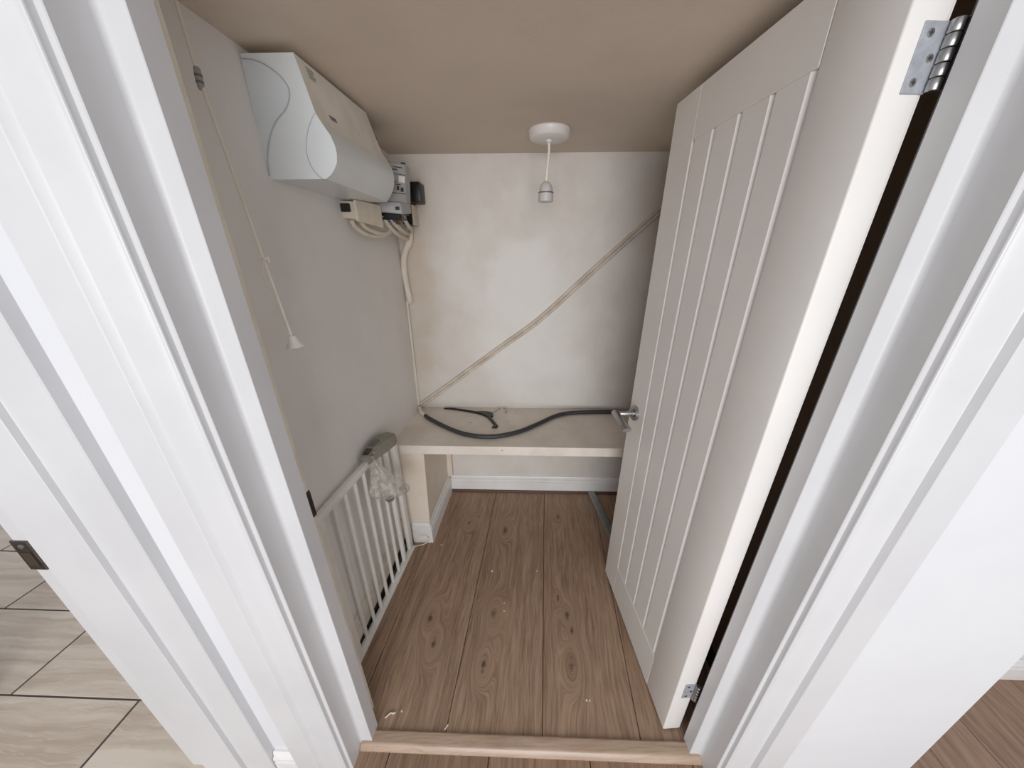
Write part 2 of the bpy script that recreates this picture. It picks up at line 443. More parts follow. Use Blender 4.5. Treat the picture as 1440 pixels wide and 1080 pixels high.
def skirt(poly_h, t=0.020):
    """profile (out, up) of a moulded skirting board of height h"""
    h = poly_h
    return [(0, 0), (t, 0), (t, h * 0.60), (t * 0.70, h * 0.63), (t * 0.70, h * 0.70), (t * 0.98, h * 0.72), (t * 0.98, h * 0.80), (t * 0.62, h * 0.84), (t * 0.56, h * 0.93), (t * 0.36, h), (0, h)]
pb = skirt(0.112)
S(MB().prism([(2.045 - u, 0.019 + v) for u, v in pb], 'x', -0.508, 0.85).build('baseboard_back', m_skirt), 'white moulded skirting along the back wall under the shelf', 'skirting')
bead = [(2.045, 0.0), (2.013, 0.0), (2.014, 0.008), (2.020, 0.016), (2.029, 0.0185), (2.045, 0.0185)]
S(MB().prism(bead, 'x', -0.508, 0.85).build('trim_1', m_bead), 'thin dark brown floor bead under the back skirting', 'trim')
# left wall skirting behind the gate
pl = skirt(0.135)
b = MB(); b.loft([[(-0.697 + u * 0.6, 0.72, 0.061 + v) for u, v in pl], [(-0.691 + u * 0.6, 1.545, 0.061 + v) for u, v in pl]])
S(b.build('baseboard_left', m_skirt_worn), 'worn cream skirting on the left wall behind the gate bars', 'skirting')

S(MB().hexa([(-0.70, 0.71, 0), (-0.692, 0.71, 0), (-0.6855, 1.545, 0), (-0.70, 1.545, 0), (-0.70, 0.71, 0.062), (-0.692, 0.71, 0.062), (-0.6855, 1.545, 0.062), (-0.70, 1.545, 0.062)]).build('shade_strip_left', m_dark),
  'dark strip painted as the shadowed gap under the left skirting', 'painted shade')  # dark board stands in for the shadow gap along the wall foot
# pier below the left end of the shelf with its skirting
S(MB().hexa([(-0.693, 1.548, 0), (-0.541, 1.548, 0), (-0.524, 2.045, 0), (-0.687, 2.045, 0),
             (-0.690, 1.545, 0.607), (-0.520, 1.545, 0.607), (-0.512, 2.045, 0.607), (-0.687, 2.045, 0.607)], 0.002).build('wall_pier', m_pier),
  'cream painted boxed-in pier under the left end of the shelf', 'wall')
ps = skirt(0.140, 0.022)
b = MB()
x_side0, x_side1 = -0.545, -0.525
rings = []
rings.append([(-0.640, 1.548 - u, v) for u, v in ps])
rings.append([(x_side0 + u, 1.548 - u, v) for u, v in ps])
rings.append([(x_side1 + u, 2.026, v) for u, v in ps])
b.loft(rings)
S(b.build('baseboard_pier', m_skirt), 'white moulded skirting wrapped around the foot of the pier', 'skirting')
S(MB().hexa([(-0.524, 2.008, 0.141), (-0.488, 2.008, 0.141), (-0.488, 2.045, 0.141), (-0.524, 2.045, 0.141),
             (-0.516, 2.008, 0.607), (-0.486, 2.008, 0.607), (-0.486, 2.045, 0.607), (-0.516, 2.045, 0.607)], 0.002).build('trim_2', m_pier),
  'narrow cream upright batten in the corner behind the pier', 'trim')

# ------------------------------------------------------------------ door lining, stops, architraves
def fillet(cx, cy, r, a0, a1, n=6):
    return [(cx + r * math.cos(math.radians(a0 + (a1 - a0) * i / n)), cy + r * math.sin(math.radians(a0 + (a1 - a0) * i / n))) for i in range(n + 1)]
HZ = 2.005
r_ = 0.009
# left jamb
lin_l = empty('trim_3', (-0.56, 0.62, ZH)); S(lin_l, 'white gloss left door jamb with raised stop', 'door frame')
MB().box(-0.61, -0.555, 0.533, 0.676, ZH, HZ, 0.0015).build('lining', m_gloss, lin_l)
MB().box(-0.61, -0.552, 0.676, 0.706, ZH, HZ, 0.0015).build('rebate', m_beige_edge, lin_l)
stop_l = [(-0.560, 0.647), (-0.560, 0.60 - r_)] + fillet(-0.555 + r_, 0.60 - r_, r_, 180, 90) + [(-0.5157, 0.600), (-0.5145, 0.6012), (-0.5145, 0.647)]
MB().prism(stop_l, 'z', ZH, HZ).build('stop', m_gloss, lin_l, smooth=25)
kp = MB().box(-0.5535, -0.5495, 0.693, 0.708, 0.930, 1.010, 0.001).build('keep', m_steel_d, lin_l)
tag(kp, 'tarnished metal lock keep')
MB().box(-0.5500, -0.5490, 0.697, 0.705, 0.950, 0.985).build('keep_hole', m_dark, kp)
# right jamb
lin_r = empty('trim_4', (0.63, 0.62, ZH)); S(lin_r, 'white gloss right door jamb carrying the hinges', 'door frame')
MB().box(0.625, 0.68, 0.533, 0.690, ZH, HZ, 0.0015).build('lining', m_gloss, lin_r)
stop_r = [(0.626, 0.645), (0.588, 0.645), (0.588, 0.6012), (0.5892, 0.600)] + fillet(0.625 - 0.010, 0.60 - 0.010, 0.010, 90, 0) + [(0.626, 0.590)]
MB().prism(stop_r, 'z', ZH, HZ).build('stop', m_gloss, lin_r, smooth=25)
# head
S(MB().box(-0.61, 0.68, 0.533, 0.69, HZ, 2.05).build('trim_5', m_gloss), 'white door lining head above the cupboard doorway', 'door frame')
# architraves: offset from the reveal, depth y
def arch_prof(x0, s, deep=True):
    P = [(0.004, 0.545), (0.0095, 0.545), (0.0100, 0.5230), (0.0108, 0.5212), (0.0125, 0.5205), (0.0155, 0.5208), (0.0168, 0.5225), (0.0172, 0.5290),
         (0.0195, 0.5295), (0.0225, 0.5270), (0.0270, 0.5248), (0.0350, 0.5230), (0.0480, 0.5217), (0.0640, 0.5210), (0.0800, 0.5207)]
    if deep: P += [(0.0815, 0.5200), (0.0850, 0.5072), (0.0862, 0.5062), (0.1540, 0.5060), (0.1555, 0.5075), (0.1555, 0.538)]
    else: P += [(0.083, 0.5190), (0.0915, 0.5105), (0.094, 0.5095), (0.160, 0.5095), (0.162, 0.511), (0.162, 0.538)]
    return [(x0 + s * u, y) for u, y in P]
S(MB().prism(arch_prof(0.625, 1), 'z', ZH, 2.22).build('trim_6', m_gloss, smooth=19), 'white moulded architrave right of the cupboard doorway', 'architrave')
S(MB().prism(arch_prof(-0.555, -1, False), 'z', ZH, 2.22).build('trim_7', m_gloss, smooth=19), 'white moulded architrave left of the cupboard doorway', 'architrave')
hp = [(y, HZ + u) for u, y in [(p[0] - 0.625, p[1]) for p in arch_prof(0.625, 1)]]
S(MB().prism(hp, 'x', -0.555 + 0.0, 0.625).build('trim_8', m_gloss, smooth=19), 'white moulded architrave over the cupboard doorway', 'architrave')
# kitchen doorway jamb + architrave
lin_k = empty('trim_9', (-1.08, 0.61, ZH)); S(lin_k, 'white door jamb of the tiled room at far left', 'door frame')
MB().box(-1.108, -1.05, 0.527, 0.705, ZH, HZ, 0.003, 2).build('lining', m_gloss, lin_k)
kk = MB().box(-1.112, -1.072, 0.5235, 0.5285, 0.915, 1.000, 0.0012).build('keep', m_steel_d, lin_k)
tag(kk, 'dark tarnished lock keep wrapped on the jamb edge')
MB().box(-1.104, -1.080, 0.5225, 0.5245, 0.930, 0.968).build('keep_hole', m_dark, kk)
MB().lathe([(0.006, 0), (0.0055, 0.0018), (0.001, 0.002)], (-1.092, 0.5238, 0.985), (0, -1, 0), 12).build('screw', m_steel, kk)
S(MB().prism([(-0.799, 0.540), (-0.799, 0.514), (-0.801, 0.5118), (-0.889, 0.5118), (-0.8905, 0.5105), (-0.892, 0.4995), (-0.8935, 0.4982), (-1.014, 0.4982), (-1.018, 0.501), (-1.018, 0.540)], 'z', ZH, 2.22).build('trim_10', m_gloss, smooth=19), 'white moulded architrave of the tiled room doorway', 'architrave')
S(MB().box(-2.15, -2.09, 0.527, 0.705, ZH, HZ).build('trim_11', m_gloss), 'white far jamb of the tiled room doorway', 'door frame')
S(MB().prism([(0.537 - u, ZH + v) for u, v in skirt(0.112)], 'x', -0.797, -0.720).build('baseboard_left.001', m_skirt), 'short white skirting piece between the two architraves', 'skirting')
S(MB().prism([(0.90 - u, ZH + v) for u, v in skirt(0.11)], 'x', 1.2, 3.0).build('baseboard_right', m_skirt), 'grey shaded skirting in the recess beyond the right corner', 'skirting')

# threshold bar
tp = [(0.632, -0.012), (0.632, 0.006), (0.628, 0.0085), (0.598, 0.0090), (0.594, 0.0080), (0.590, 0.0050), (0.582, -0.006), (0.579, -0.011), (0.579, ZH)]
b = MB(); b.prism(tp, 'x', -0.552, 0.625)
S(b.build('trim_12', m_thresh, smooth=25), 'light oak threshold strip across the doorway', 'threshold')

# ------------------------------------------------------------------ shelf
sh = MB(); sh.box(-0.688, 0.848, 1.541, 2.043, 0.608, 0.660, 0.003, 2)
shelf = tag(sh.build('shelf', m_shelf), 'deep cream painted shelf across the back of the cupboard', 'shelf')

# ------------------------------------------------------------------ the open cupboard door (local x from the hinge edge, y towards the seen face)
door = empty('door_1', (0.521, 0.664, 0.008), math.atan2(0.996, -0.086), shift=False)
S(door, 'white boarded cupboard door standing open at right', 'door')
DW, DH, DT = 0.688, 1.975, 0.064
MB().box(0.002, DW, -DT, -0.0155, 0.0, DH, 0.002).build('core', m_door, door)
G = [0.143, 0.240, 0.340, 0.442, 0.541]
ZB, ZT = 0.182, 1.846
b = MB(); b.box(0.0, G[0] - 0.0008, -DT + 0.004, 0.0, 0.0, DH, 0.004, 3)
b.build('stile', m_door, door, smooth=True)
b = MB(); b.box(G[4] + 0.012, DW, -0.0160, 0.0, 0.0, DH, 0.0008)
b.prism([(G[4] - 0.001, -0.0155), (G[4] + 0.0125, -0.0155), (G[4] + 0.0125, -0.0003)], 'z', ZB, ZT)
b.build('stile', m_door, door)
b = MB(); b.box(G[0] + 0.0004, G[4] + 0.0115, -0.0160, -0.0002, 0.0, ZB - 0.008, 0.0006)
b.prism([(-0.0155, ZB - 0.0085), (-0.0002, ZB - 0.0085), (-0.0150, ZB + 0.001), (-0.0155, ZB + 0.001)], 'x', G[0], G[4] + 0.0115)
b.build('bottom_rail', m_door, door)
b = MB(); b.box(G[0] + 0.0004, G[4] + 0.0115, -0.0160, -0.0002, ZT + 0.006, DH, 0.0006)
b.build('top_rail', m_door, door)
for i in range(4):
    x0, x1 = G[i] + 0.0002, G[i + 1] - 0.0002
    z0, z1 = ZB + 0.001, ZT + 0.0055
    b = MB()
    c = 0.0150; d = 0.0155; e = 0.0015
    base = [(x0, -d, z0), (x1, -d, z0), (x1, -d, z1), (x0, -d, z1)]
    mid = [(x0 + c, -0.0004, z0 + e), (x1 - e, -0.0004, z0 + e), (x1 - e, -0.0004, z1), (x0 + c, -0.0004, z1)]
    b.loft([base, mid])
    b.build('panel_board', m_door, door)
# lever handle on the seen face
hd = empty('handle', (0.628, 0.0, 0.968), 0, shift=False); hd.parent = door
b = MB(); b.lathe([(0.031, -0.0005), (0.031, 0.010), (0.029, 0.0125), (0.015, 0.013)], (0, 0, 0), (0, 1, 0), 32); b.build('rose', m_steel, hd, smooth=True)
b = MB(); b.lathe([(0.0145, 0.011), (0.0145, 0.017), (0.0175, 0.0172), (0.0175, 0.0225), (0.0125, 0.023), (0.0115, 0.086), (0.010, 0.089), (0.001, 0.090)], (0, 0, 0), (0, 1, 0), 24); b.build('neck', m_steel, hd, smooth=True)
b = MB()
rings = []
for t, w, h in ((0.016, 0.011, 0.010), (0.010, 0.0155, 0.0135), (-0.004, 0.0165, 0.0140), (-0.03, 0.0165, 0.0120), (-0.128, 0.0185, 0.0095), (-0.133, 0.0170, 0.0080)):
    cy = 0.084
    rings.append([(t, cy + w * math.cos(q), (-0.0 - 0.06 * max(0, -t)) + h * math.sin(q)) for q in [2 * math.pi * k / 16 for k in range(16)]])
b.loft(rings); b.build('lever', m_steel, hd, smooth=True)
# hinges
def hinge(z0, z1):
    h = empty('hinge', (0, 0, z0), 0, shift=False); h.parent = door
    H = z1 - z0
    MB().box(-0.0022, 0.0015, -0.062, -0.026, 0.0, H, 0.0006).build('leaf', m_zinc, h)
    n = 5
    for i in range(n):
        a = H * i / n + 0.0006; bb = H * (i + 1) / n - 0.0006
        MB().lathe([(0.0075, a), (0.0082, a + 0.001), (0.0082, bb - 0.001), (0.0075, bb)], (-0.0085, -0.0655, 0), (0, 0, 1), 14).build('knuckle', m_steel, h, smooth=True)
    MB().box(-0.026, -0.0125, -0.0735, -0.071, 0.0, H, 0.0005).build('leaf', m_steel_d, h)
    for f, yy in ((0.16, -0.038), (0.50, -0.050), (0.84, -0.038)):
        sc = MB(); sc.lathe([(0.0052, -0.0002), (0.0050, 0.0007), (0.004, 0.0009), (0.0005, 0.0009)], (-0.0022, yy, H * f), (-1, 0, 0), 12)
        so = sc.build('screw', m_steel, h, smooth=True)
    for f, yy in ((0.16, -0.038), (0.50, -0.050), (0.84, -0.038)):
        MB().box(-0.0034, -0.0029, yy - 0.0030, yy + 0.0030, H * f - 0.0008, H * f + 0.0008).box(-0.0034, -0.0029, yy - 0.0008, yy + 0.0008, H * f - 0.0030, H * f + 0.0030).build('screw_slot', m_print, h)
hinge(1.768, 1.846)
hinge(0.200, 0.276)

# ------------------------------------------------------------------ ceiling pendant
pd = empty('pendant_light', (0.097, 1.716, CZ)); tag(pd, 'white ceiling rose with a bare lampholder hanging on a short flex', 'light fitting')
b = MB(); b.lathe([(0.083, 0.0), (0.085, -0.004), (0.080, -0.026), (0.074, -0.031), (0.02, -0.033), (0.001, -0.033)], (0.097, 1.716, CZ), (0, 0, 1), 40); b.build('ceiling_rose', m_white_pl, pd, smooth=True)
b = MB(); b.lathe([(0.014, -0.032), (0.011, -0.040), (0.006, -0.043)], (0.097, 1.716, CZ), (0, 0, 1), 20); b.build('cord_grip', m_white_pl, pd, smooth=True)
b = MB(); b.tube([(0.097, 1.716, 1.985), (0.098, 1.716, 1.95), (0.094, 1.716, 1.90), (0.092, 1.716, 1.87), (0.091, 1.716, 1.842)], 0.0052, 10, 4); b.build('flex', m_cord, pd, smooth=True)
lh = empty('lampholder', (0.091, 1.716, 1.775)); lh.parent = pd
lh['_shift'] = (0.091, 1.716, 1.775); lh.location = Vector((0.091, 1.716, 1.775)) - Vector(pd.location)
O = (0.091, 1.716, 1.775)
b = MB(); b.lathe([(0.0285, 0.034), (0.0285, 0.041), (0.0268, 0.052), (0.0225, 0.062), (0.0155, 0.070), (0.0075, 0.0745), (0.0055, 0.076)], O, (0, 0, 1), 32); b.build('cap', m_lampgrey, lh, smooth=True)
b = MB(); b.lathe([(0.0315, 0.0315), (0.0325, 0.0325), (0.0325, 0.0352), (0.0315, 0.036)], O, (0, 0, 1), 32); b.build('shade_ring', m_greyd, lh, smooth=True)
b = MB(); b.lathe([(0.024, 0.001), (0.029, 0.0), (0.0315, 0.002), (0.031, 0.033), (0.026, 0.034)], O, (0, 0, 1), 32); b.build('skirt', m_lampgrey, lh, smooth=True)

# ------------------------------------------------------------------ pull cord
pc = empty('pull_cord_switch', (-0.634, 0.85, CZ)); tag(pc, 'thin cream light pull cord with connector knot and conical end', 'pull cord')
cpts = [(-0.638, 0.85, CZ), (-0.634, 0.85, 1.984), (-0.633, 0.85, 1.889), (-0.603, 0.85, 1.551), (-0.586, 0.85, 1.378)]
b = MB(); b.tube(cpts, 0.0031, 8); b.build('cord', m_cord, pc, smooth=True)
b = MB(); b.lathe([(0.004, 0.017), (0.0058, 0.014), (0.0064, 0.0), (0.0058, -0.014), (0.004, -0.018)], (-0.6325, 0.85, 1.876), (0.08, 0, 1), 12); b.build('connector', m_grey, pc, smooth=True)
b = MB(); b.lathe([(0.0066, 0.002), (0.0066, 0.006)], (-0.6325, 0.85, 1.876), (0.08, 0, 1), 12); b.lathe([(0.0066, -0.008), (0.0066, -0.004)], (-0.6325, 0.85, 1.876), (0.08, 0, 1), 12); b.build('connector_band', m_greyd, pc)
b = MB(); b.tube([(-0.606, 0.846, 1.548), (-0.598, 0.844, 1.556), (-0.590, 0.846, 1.560), (-0.593, 0.850, 1.550), (-0.603, 0.853, 1.549), (-0.608, 0.850, 1.555), (-0.603, 0.845, 1.558), (-0.601, 0.85, 1.545)], 0.0028, 7, 5); b.build('knot', m_cord, pc, smooth=True)
b = MB(); b.tube([(-0.605, 0.848, 1.549), (-0.610, 0.846, 1.535), (-0.612, 0.846, 1.515), (-0.605, 0.846, 1.498), (-0.599, 0.846, 1.495)], 0.0016, 6, 5); b.build('cord_tail', m_cord, pc, smooth=True)
b = MB(); b.lathe([(0.0085, 0.030), (0.0095, 0.029), (0.0105, 0.022), (0.0135, 0.013), (0.0200, 0.004), (0.0215, 0.001), (0.0205, 0.0), (0.010, 0.004)], (-0.583, 0.85, 1.350), (-0.09, 0, 1), 28); b.build('pull', m_white_pl, pc, smooth=True)

# ------------------------------------------------------------------ consumer unit on the left wall
cu = empty('consumer_unit', (-0.690, 1.30, 1.752)); tag(cu, 'pale grey fuse box with curved nose high on left wall', 'fuse box')
f0 = [(-0.686, 2.006), (-0.556, 2.006), (-0.542, 1.945), (-0.530, 1.892), (-0.514, 1.866), (-0.500, 1.845), (-0.4935, 1.825), (-0.492, 1.806), (-0.496, 1.788), (-0.506, 1.773), (-0.519, 1.760), (-0.533, 1.752), (-0.690, 1.752)]
f1 = [(-0.686, 1.46, 2.016), (-0.545, 1.470, 2.010), (-0.536, 1.500, 1.955), (-0.523, 1.515, 1.908), (-0.511, 1.525, 1.886), (-0.501, 1.535, 1.866), (-0.498, 1.540, 1.850), (-0.497, 1.540, 1.834), (-0.500, 1.540, 1.816), (-0.508, 1.540, 1.795), (-0.521, 1.540, 1.775), (-0.538, 1.540, 1.757), (-0.690, 1.540, 1.755)]
R0 = [(x, 1.085, z) for x, z in f0]
b = MB()
b.loft([R0[1:5], f1[1:5]], closed=False)
b.loft([R0[12:] + R0[0:2], f1[12:] + f1[0:2]], closed=False)
b.build('cover_top', m_cuface, cu, smooth=True)
b = MB(); b.loft([R0[4:], f1[4:]], closed=False); b.bm.faces.new([b.bm.verts.new(p) for p in f1])
b.build('cover_front', m_cu, cu, smooth=True)
ec = MB(); ec.loft([[(x, 1.081, z) for x, z in f0], [(x, 1.090, z) for x, z in f0]])
end = ec.build('end_cap', m_cu, cu)
s_curve = catmull([(-0.684, 1.0795, 1.996), (-0.655, 1.0795, 1.993), (-0.628, 1.0795, 1.983), (-0.598, 1.0795, 1.962), (-0.584, 1.0795, 1.935), (-0.600, 1.0795, 1.903), (-0.636, 1.0795, 1.875), (-0.662, 1.0795, 1.842), (-0.682, 1.0795, 1.796), (-0.687, 1.0795, 1.760)], 6)
b = MB(); b.loft([[(p.x, 1.0800, p.z) for p in s_curve] + [(-0.6895, 1.0800, 1.760), (-0.687, 1.0800, 1.996)],
                  [(p.x, 1.0815, p.z) for p in s_curve] + [(-0.6895, 1.0815, 1.760), (-0.687, 1.0815, 1.996)]])
tag(b.build('inset_panel', m_cu2, end), 'bluish S-curved inset')
b = MB(); b.tube(s_curve, 0.0014, 6); b.build('moulding_line', m_line, end)
n_curve = catmull([(-0.531, 1.0795, 1.890), (-0.545, 1.0795, 1.873), (-0.560, 1.0795, 1.848), (-0.571, 1.0795, 1.815), (-0.568, 1.0795, 1.785), (-0.556, 1.0795, 1.764), (-0.543, 1.0795, 1.752)], 6)
poly = [(p.x, p.z) for p in n_curve] + [(-0.533, 1.7520)] + f0[10:3:-1]
b = MB(); b.loft([[(x, 1.0785, z) for x, z in poly], [(x, 1.0815, z) for x, z in poly]]); b.build('nose_panel', m_cu, end)
b = MB(); b.tube(n_curve, 0.0015, 6); b.build('moulding_line', m_line, end)
def slope_pt(a, y):  # point on the sloping top face
    t = (y - 1.085) / (1.49 - 1.085)
    p = Vector(R0[1]).lerp(Vector(f1[1]), t); q = Vector(R0[3]).lerp(Vector(f1[3]), t)
    return p.lerp(q, a)
nrm = Vector((0.98, 0, 0.2)).normalized() * 0.0012
b = MB()
for k in range(4):
    a0 = 0.10 + k * 0.055
    P = [slope_pt(a0, 1.12), slope_pt(a0, 1.155 - 0.006 * (k % 2)), slope_pt(a0 + 0.022, 1.155 - 0.006 * (k % 2)), slope_pt(a0 + 0.022, 1.12)]
    b.hexa([p for p in P] + [p + nrm for p in P])
tag(b.build('label_print', m_grey, cu), 'faint illegible grey printing')
P = [slope_pt(0.86, 1.155), slope_pt(0.86, 1.185), slope_pt(0.93, 1.19), slope_pt(0.93, 1.16)]
b = MB(); b.hexa([p for p in P] + [p + nrm * 1.5 for p in P]); b.build('catch', m_greyd, cu)
# chassis and exposed modules behind the cover
MB().box(-0.692, -0.600, 1.10, 1.70, 1.768, 2.005, 0.003).build('back_box', m_greyd, cu)
brk = [(-0.560, 1.560), (-0.510, 1.70), (-0.560, 1.70)]
b = MB(); b.hexa([(-0.62, 1.55, 1.775), (-0.500, 1.67, 1.765), (-0.500, 1.73, 1.765), (-0.62, 1.73, 1.775), (-0.62, 1.55, 1.905), (-0.487, 1.67, 1.905), (-0.487, 1.73, 1.905), (-0.62, 1.73, 1.905)], 0.003)
sw = b.build('main_switch', m_grey, cu); tag(sw, 'grey main switch module with small dark markings')
def face_pt(t, z):  # on the seen oblique face of the switch
    a = Vector((-0.62, 1.55, z)); c = Vector((-0.500 + (z - 1.765) * 0.093, 1.67, z)); return a.lerp(c, t)
nf = Vector((0.70, -0.72, 0)).normalized() * 0.0015
def mark(b, t0, t1, z0, z1):
    P = [face_pt(t0, z0), face_pt(t1, z0), face_pt(t1, z1), face_pt(t0, z1)]
    b.hexa([p - nf for p in P] + [p + nf for p in P])
b = MB()
for (t0, t1, z0, z1) in ((0.60, 0.98, 1.866, 1.868), (0.66, 0.80, 1.880, 1.884), (0.70, 0.92, 1.889, 1.892), (0.66, 0.75, 1.838, 1.842), (0.72, 0.86, 1.830, 1.833), (0.76, 0.82, 1.812, 1.826), (0.86, 0.93, 1.808, 1.822), (0.60, 0.98, 1.800, 1.802)):
    b = MB(); mark(b, t0, t1, z0, z1); b.build('marking', m_print, sw)
b = MB(); mark(b, 0.82, 0.97, 1.840, 1.862); b.build('switch_toggle', m_white_pl, sw)
b = MB(); b.lathe([(0.010, 0), (0.010, 0.012), (0.007, 0.014)], (-0.505, 1.70, 1.903), (0.1, -0.3, 1), 12); b.build('terminal', m_steel_d, sw, smooth=True)
b = MB(); b.hexa([(-0.652, 1.60, 1.735), (-0.505, 1.62, 1.722), (-0.488, 1.70, 1.732), (-0.65, 1.72, 1.745), (-0.652, 1.60, 1.774), (-0.510, 1.62, 1.766), (-0.490, 1.70, 1.772), (-0.65, 1.72, 1.780)], 0.006, 2)
fl = b.build('terminal_cover', m_grey, cu, smooth=True)
MB().box(-0.532, -0.516, 1.6140, 1.6200, 1.738, 1.750).build('marking', m_print, fl)
b = MB(); b.box(-0.640, -0.520, 1.640, 1.72, 1.706, 1.732, 0.003); b.build('terminal_block', m_black, cu)
b = MB()
for k in range(3): b.tube([(-0.60 + 0.018 * k, 1.66, 1.72), (-0.598 + 0.018 * k, 1.66, 1.708), (-0.592 + 0.016 * k, 1.665, 1.700)], 0.0055, 8, 3)
b.build('core_wire', m_blue, cu, smooth=True)
b = MB()
for k in range(2): b.tube([(-0.560 + 0.014 * k, 1.66, 1.72), (-0.556 + 0.012 * k, 1.66, 1.705), (-0.550 + 0.010 * k, 1.668, 1.692)], 0.005, 8, 3)
b.build('core_wire', m_brown, cu, smooth=True)

jb = empty('junction_box', (-0.64, 1.50, 1.685)); tag(jb, 'small cream junction box below the fuse box', 'junction box')
b = MB(); b.hexa([(-0.690, 1.455, 1.697), (-0.632, 1.455, 1.690), (-0.595, 1.60, 1.678), (-0.690, 1.60, 1.683), (-0.690, 1.455, 1.752), (-0.632, 1.455, 1.750), (-0.595, 1.60, 1.752), (-0.690, 1.60, 1.752)], 0.003)
b.build('body', m_pvc, jb)
b = MB(); b.hexa([(-0.632, 1.447, 1.684), (-0.624, 1.452, 1.684), (-0.586, 1.60, 1.672), (-0.595, 1.602, 1.672), (-0.632, 1.447, 1.754), (-0.624, 1.452, 1.754), (-0.586, 1.60, 1.754), (-0.595, 1.602, 1.754)], 0.002)
b.build('lid', m_pvc, jb)
MB().box(-0.682, -0.648, 1.445, 1.457, 1.715, 1.742, 0.002).build('cable_entry', m_black, jb)

bi = empty('isolator_box', (-0.545, 2.0, 1.80)); tag(bi, 'black square isolator in the corner beside the fuse box', 'isolator')
MB().box(-0.577, -0.511, 1.955, 2.045, 1.808, 1.895, 0.006, 2).build('body', m_black, bi, smooth=True)
MB().box(-0.600, -0.553, 1.930, 2.005, 1.805, 1.852, 0.004).build('side_block', m_black, bi)
cb_ = empty('terminal_block', (-0.58, 1.98, 1.71)); tag(cb_, 'narrow black terminal block with cream edge under the isolator', 'terminal block')
MB().box(-0.612, -0.566, 1.945, 2.045, 1.712, 1.803, 0.004).build('body', m_black, cb_)
MB().box(-0.5655, -0.556, 1.955, 2.045, 1.708, 1.800, 0.003).build('edge_cover', m_pvc, cb_)
MB().box(-0.600, -0.575, 1.9425, 1.9455, 1.748, 1.756).build('marking', m_greyd, cb_)

CG = 'cream cables looping below the fuse box'
cabs = [([(-0.660, 1.47, 1.690), (-0.655, 1.49, 1.665), (-0.636, 1.55, 1.643), (-0.615, 1.65, 1.645), (-0.605, 1.75, 1.672)], 0.0085, 'cream cable making the longest low loop under the junction box'),
        ([(-0.640, 1.50, 1.690), (-0.632, 1.53, 1.668), (-0.612, 1.60, 1.653), (-0.600, 1.68, 1.660), (-0.592, 1.74, 1.700)], 0.0085, 'cream cable looping just above the lowest loop under the junction box'),
        ([(-0.600, 1.645, 1.722), (-0.594, 1.68, 1.690), (-0.588, 1.76, 1.660), (-0.597, 1.90, 1.645), (-0.606, 1.985, 1.650)], 0.0095, 'cream cable arching from the terminal cover to the corner, left one'),
        ([(-0.572, 1.645, 1.722), (-0.566, 1.70, 1.690), (-0.570, 1.80, 1.672), (-0.590, 1.92, 1.670), (-0.606, 2.000, 1.668)], 0.0095, 'cream cable arching from the terminal cover to the corner, inner one'),
        ([(-0.530, 1.66, 1.735), (-0.528, 1.70, 1.715), (-0.540, 1.80, 1.690), (-0.570, 1.93, 1.690), (-0.596, 2.010, 1.680)], 0.0085, 'short cream cable dropping from the front of the terminal cover')]
for pts, r, lb in cabs:
    b = MB(); b.tube(pts, r, 9, 7); tag(b.build('cable', m_pvc, smooth=True), lb, 'cable', CG)
# boxed cable drop in the corner
b = MB(); b.tube([(-0.606, 2.018, 1.70), (-0.612, 2.020, 1.64), (-0.640, 2.022, 1.59), (-0.655, 2.023, 1.545), (-0.660, 2.024, 1.48), (-0.655, 2.026, 1.40), (-0.650, 2.030, 1.34), (-0.655, 2.036, 1.325)], [0.020] * 8 + [0.017] * 40, 12, 5)
tag(b.build('cable_bundle', m_conduit, smooth=True), 'thick cream painted cable bundle running down the back left corner', 'cable')
b = MB(); b.tube([(-0.668, 2.030, 1.33), (-0.672, 2.034, 1.0), (-0.676, 2.036, 0.668)], 0.0075, 10, 3)
tag(b.build('corner_pipe', m_conduit, smooth=True), 'thin painted pipe down the corner to the shelf', 'pipe')

# diagonal painted cable strip on the back wall
ct = empty('cable_trunking', (-0.684, 2.04, 0.668)); tag(ct, 'diagonal painted pair of cables clipped across the back wall', 'cable')
A0 = Vector((-0.672, 2.0358, 0.672)); A1 = Vector((0.101, 2.0358, 1.234)); A2 = Vector((0.845, 2.0358, 1.912))
up = Vector((-0.6, 0, 0.8))
for k, (off, r) in enumerate(((0.0085, 0.0085), (-0.0085, 0.0085))):
    pts = [A0 + up * off, A0.lerp(A1, .35) + up * (off - .002), A0.lerp(A1, .7) + up * (off - .001), A1 + up * off, A1.lerp(A2, .4) + up * (off + .002), A2 + up * off]
    b = MB(); b.tube(pts, r, 8, 6); b.build('cable', m_trunk, ct, smooth=True)

# ------------------------------------------------------------------ things on the shelf
SZ = 0.660
cl = empty('loose_cable', (-0.15, 1.78, SZ)); tag(cl, 'thick grey black cable lying in a curve along the shelf', 'cable')
cp = [(-0.594, 1.885, SZ + .013), (-0.558, 1.845, SZ + .013), (-0.445, 1.743, SZ + .0125), (-0.329, 1.662, SZ + .0125), (-0.227, 1.630, SZ + .0125), (-0.13, 1.636, SZ + .0125), (-0.015, 1.692, SZ + .0125), (0.087, 1.784, SZ + .0125), (0.201, 1.900, SZ + .0125), (0.293, 1.949, SZ + .0125), (0.429, 1.969, SZ + .0125), (0.555, 1.976, SZ + .0125), (0.70, 1.98, SZ + .0125)]
b = MB(); b.tube(cp, 0.0125, 12, 8); b.build('sheath', m_cable, cl, smooth=True)
b = MB(); b.tube([(-0.640, 1.945, SZ + .018), (-0.625, 1.920, SZ + .016), (-0.608, 1.900, SZ + .014), (-0.594, 1.885, SZ + .013)], 0.0105, 10, 5); tag(b.build('cable_end', m_conduit, cl, smooth=True), 'paint-covered cable end')
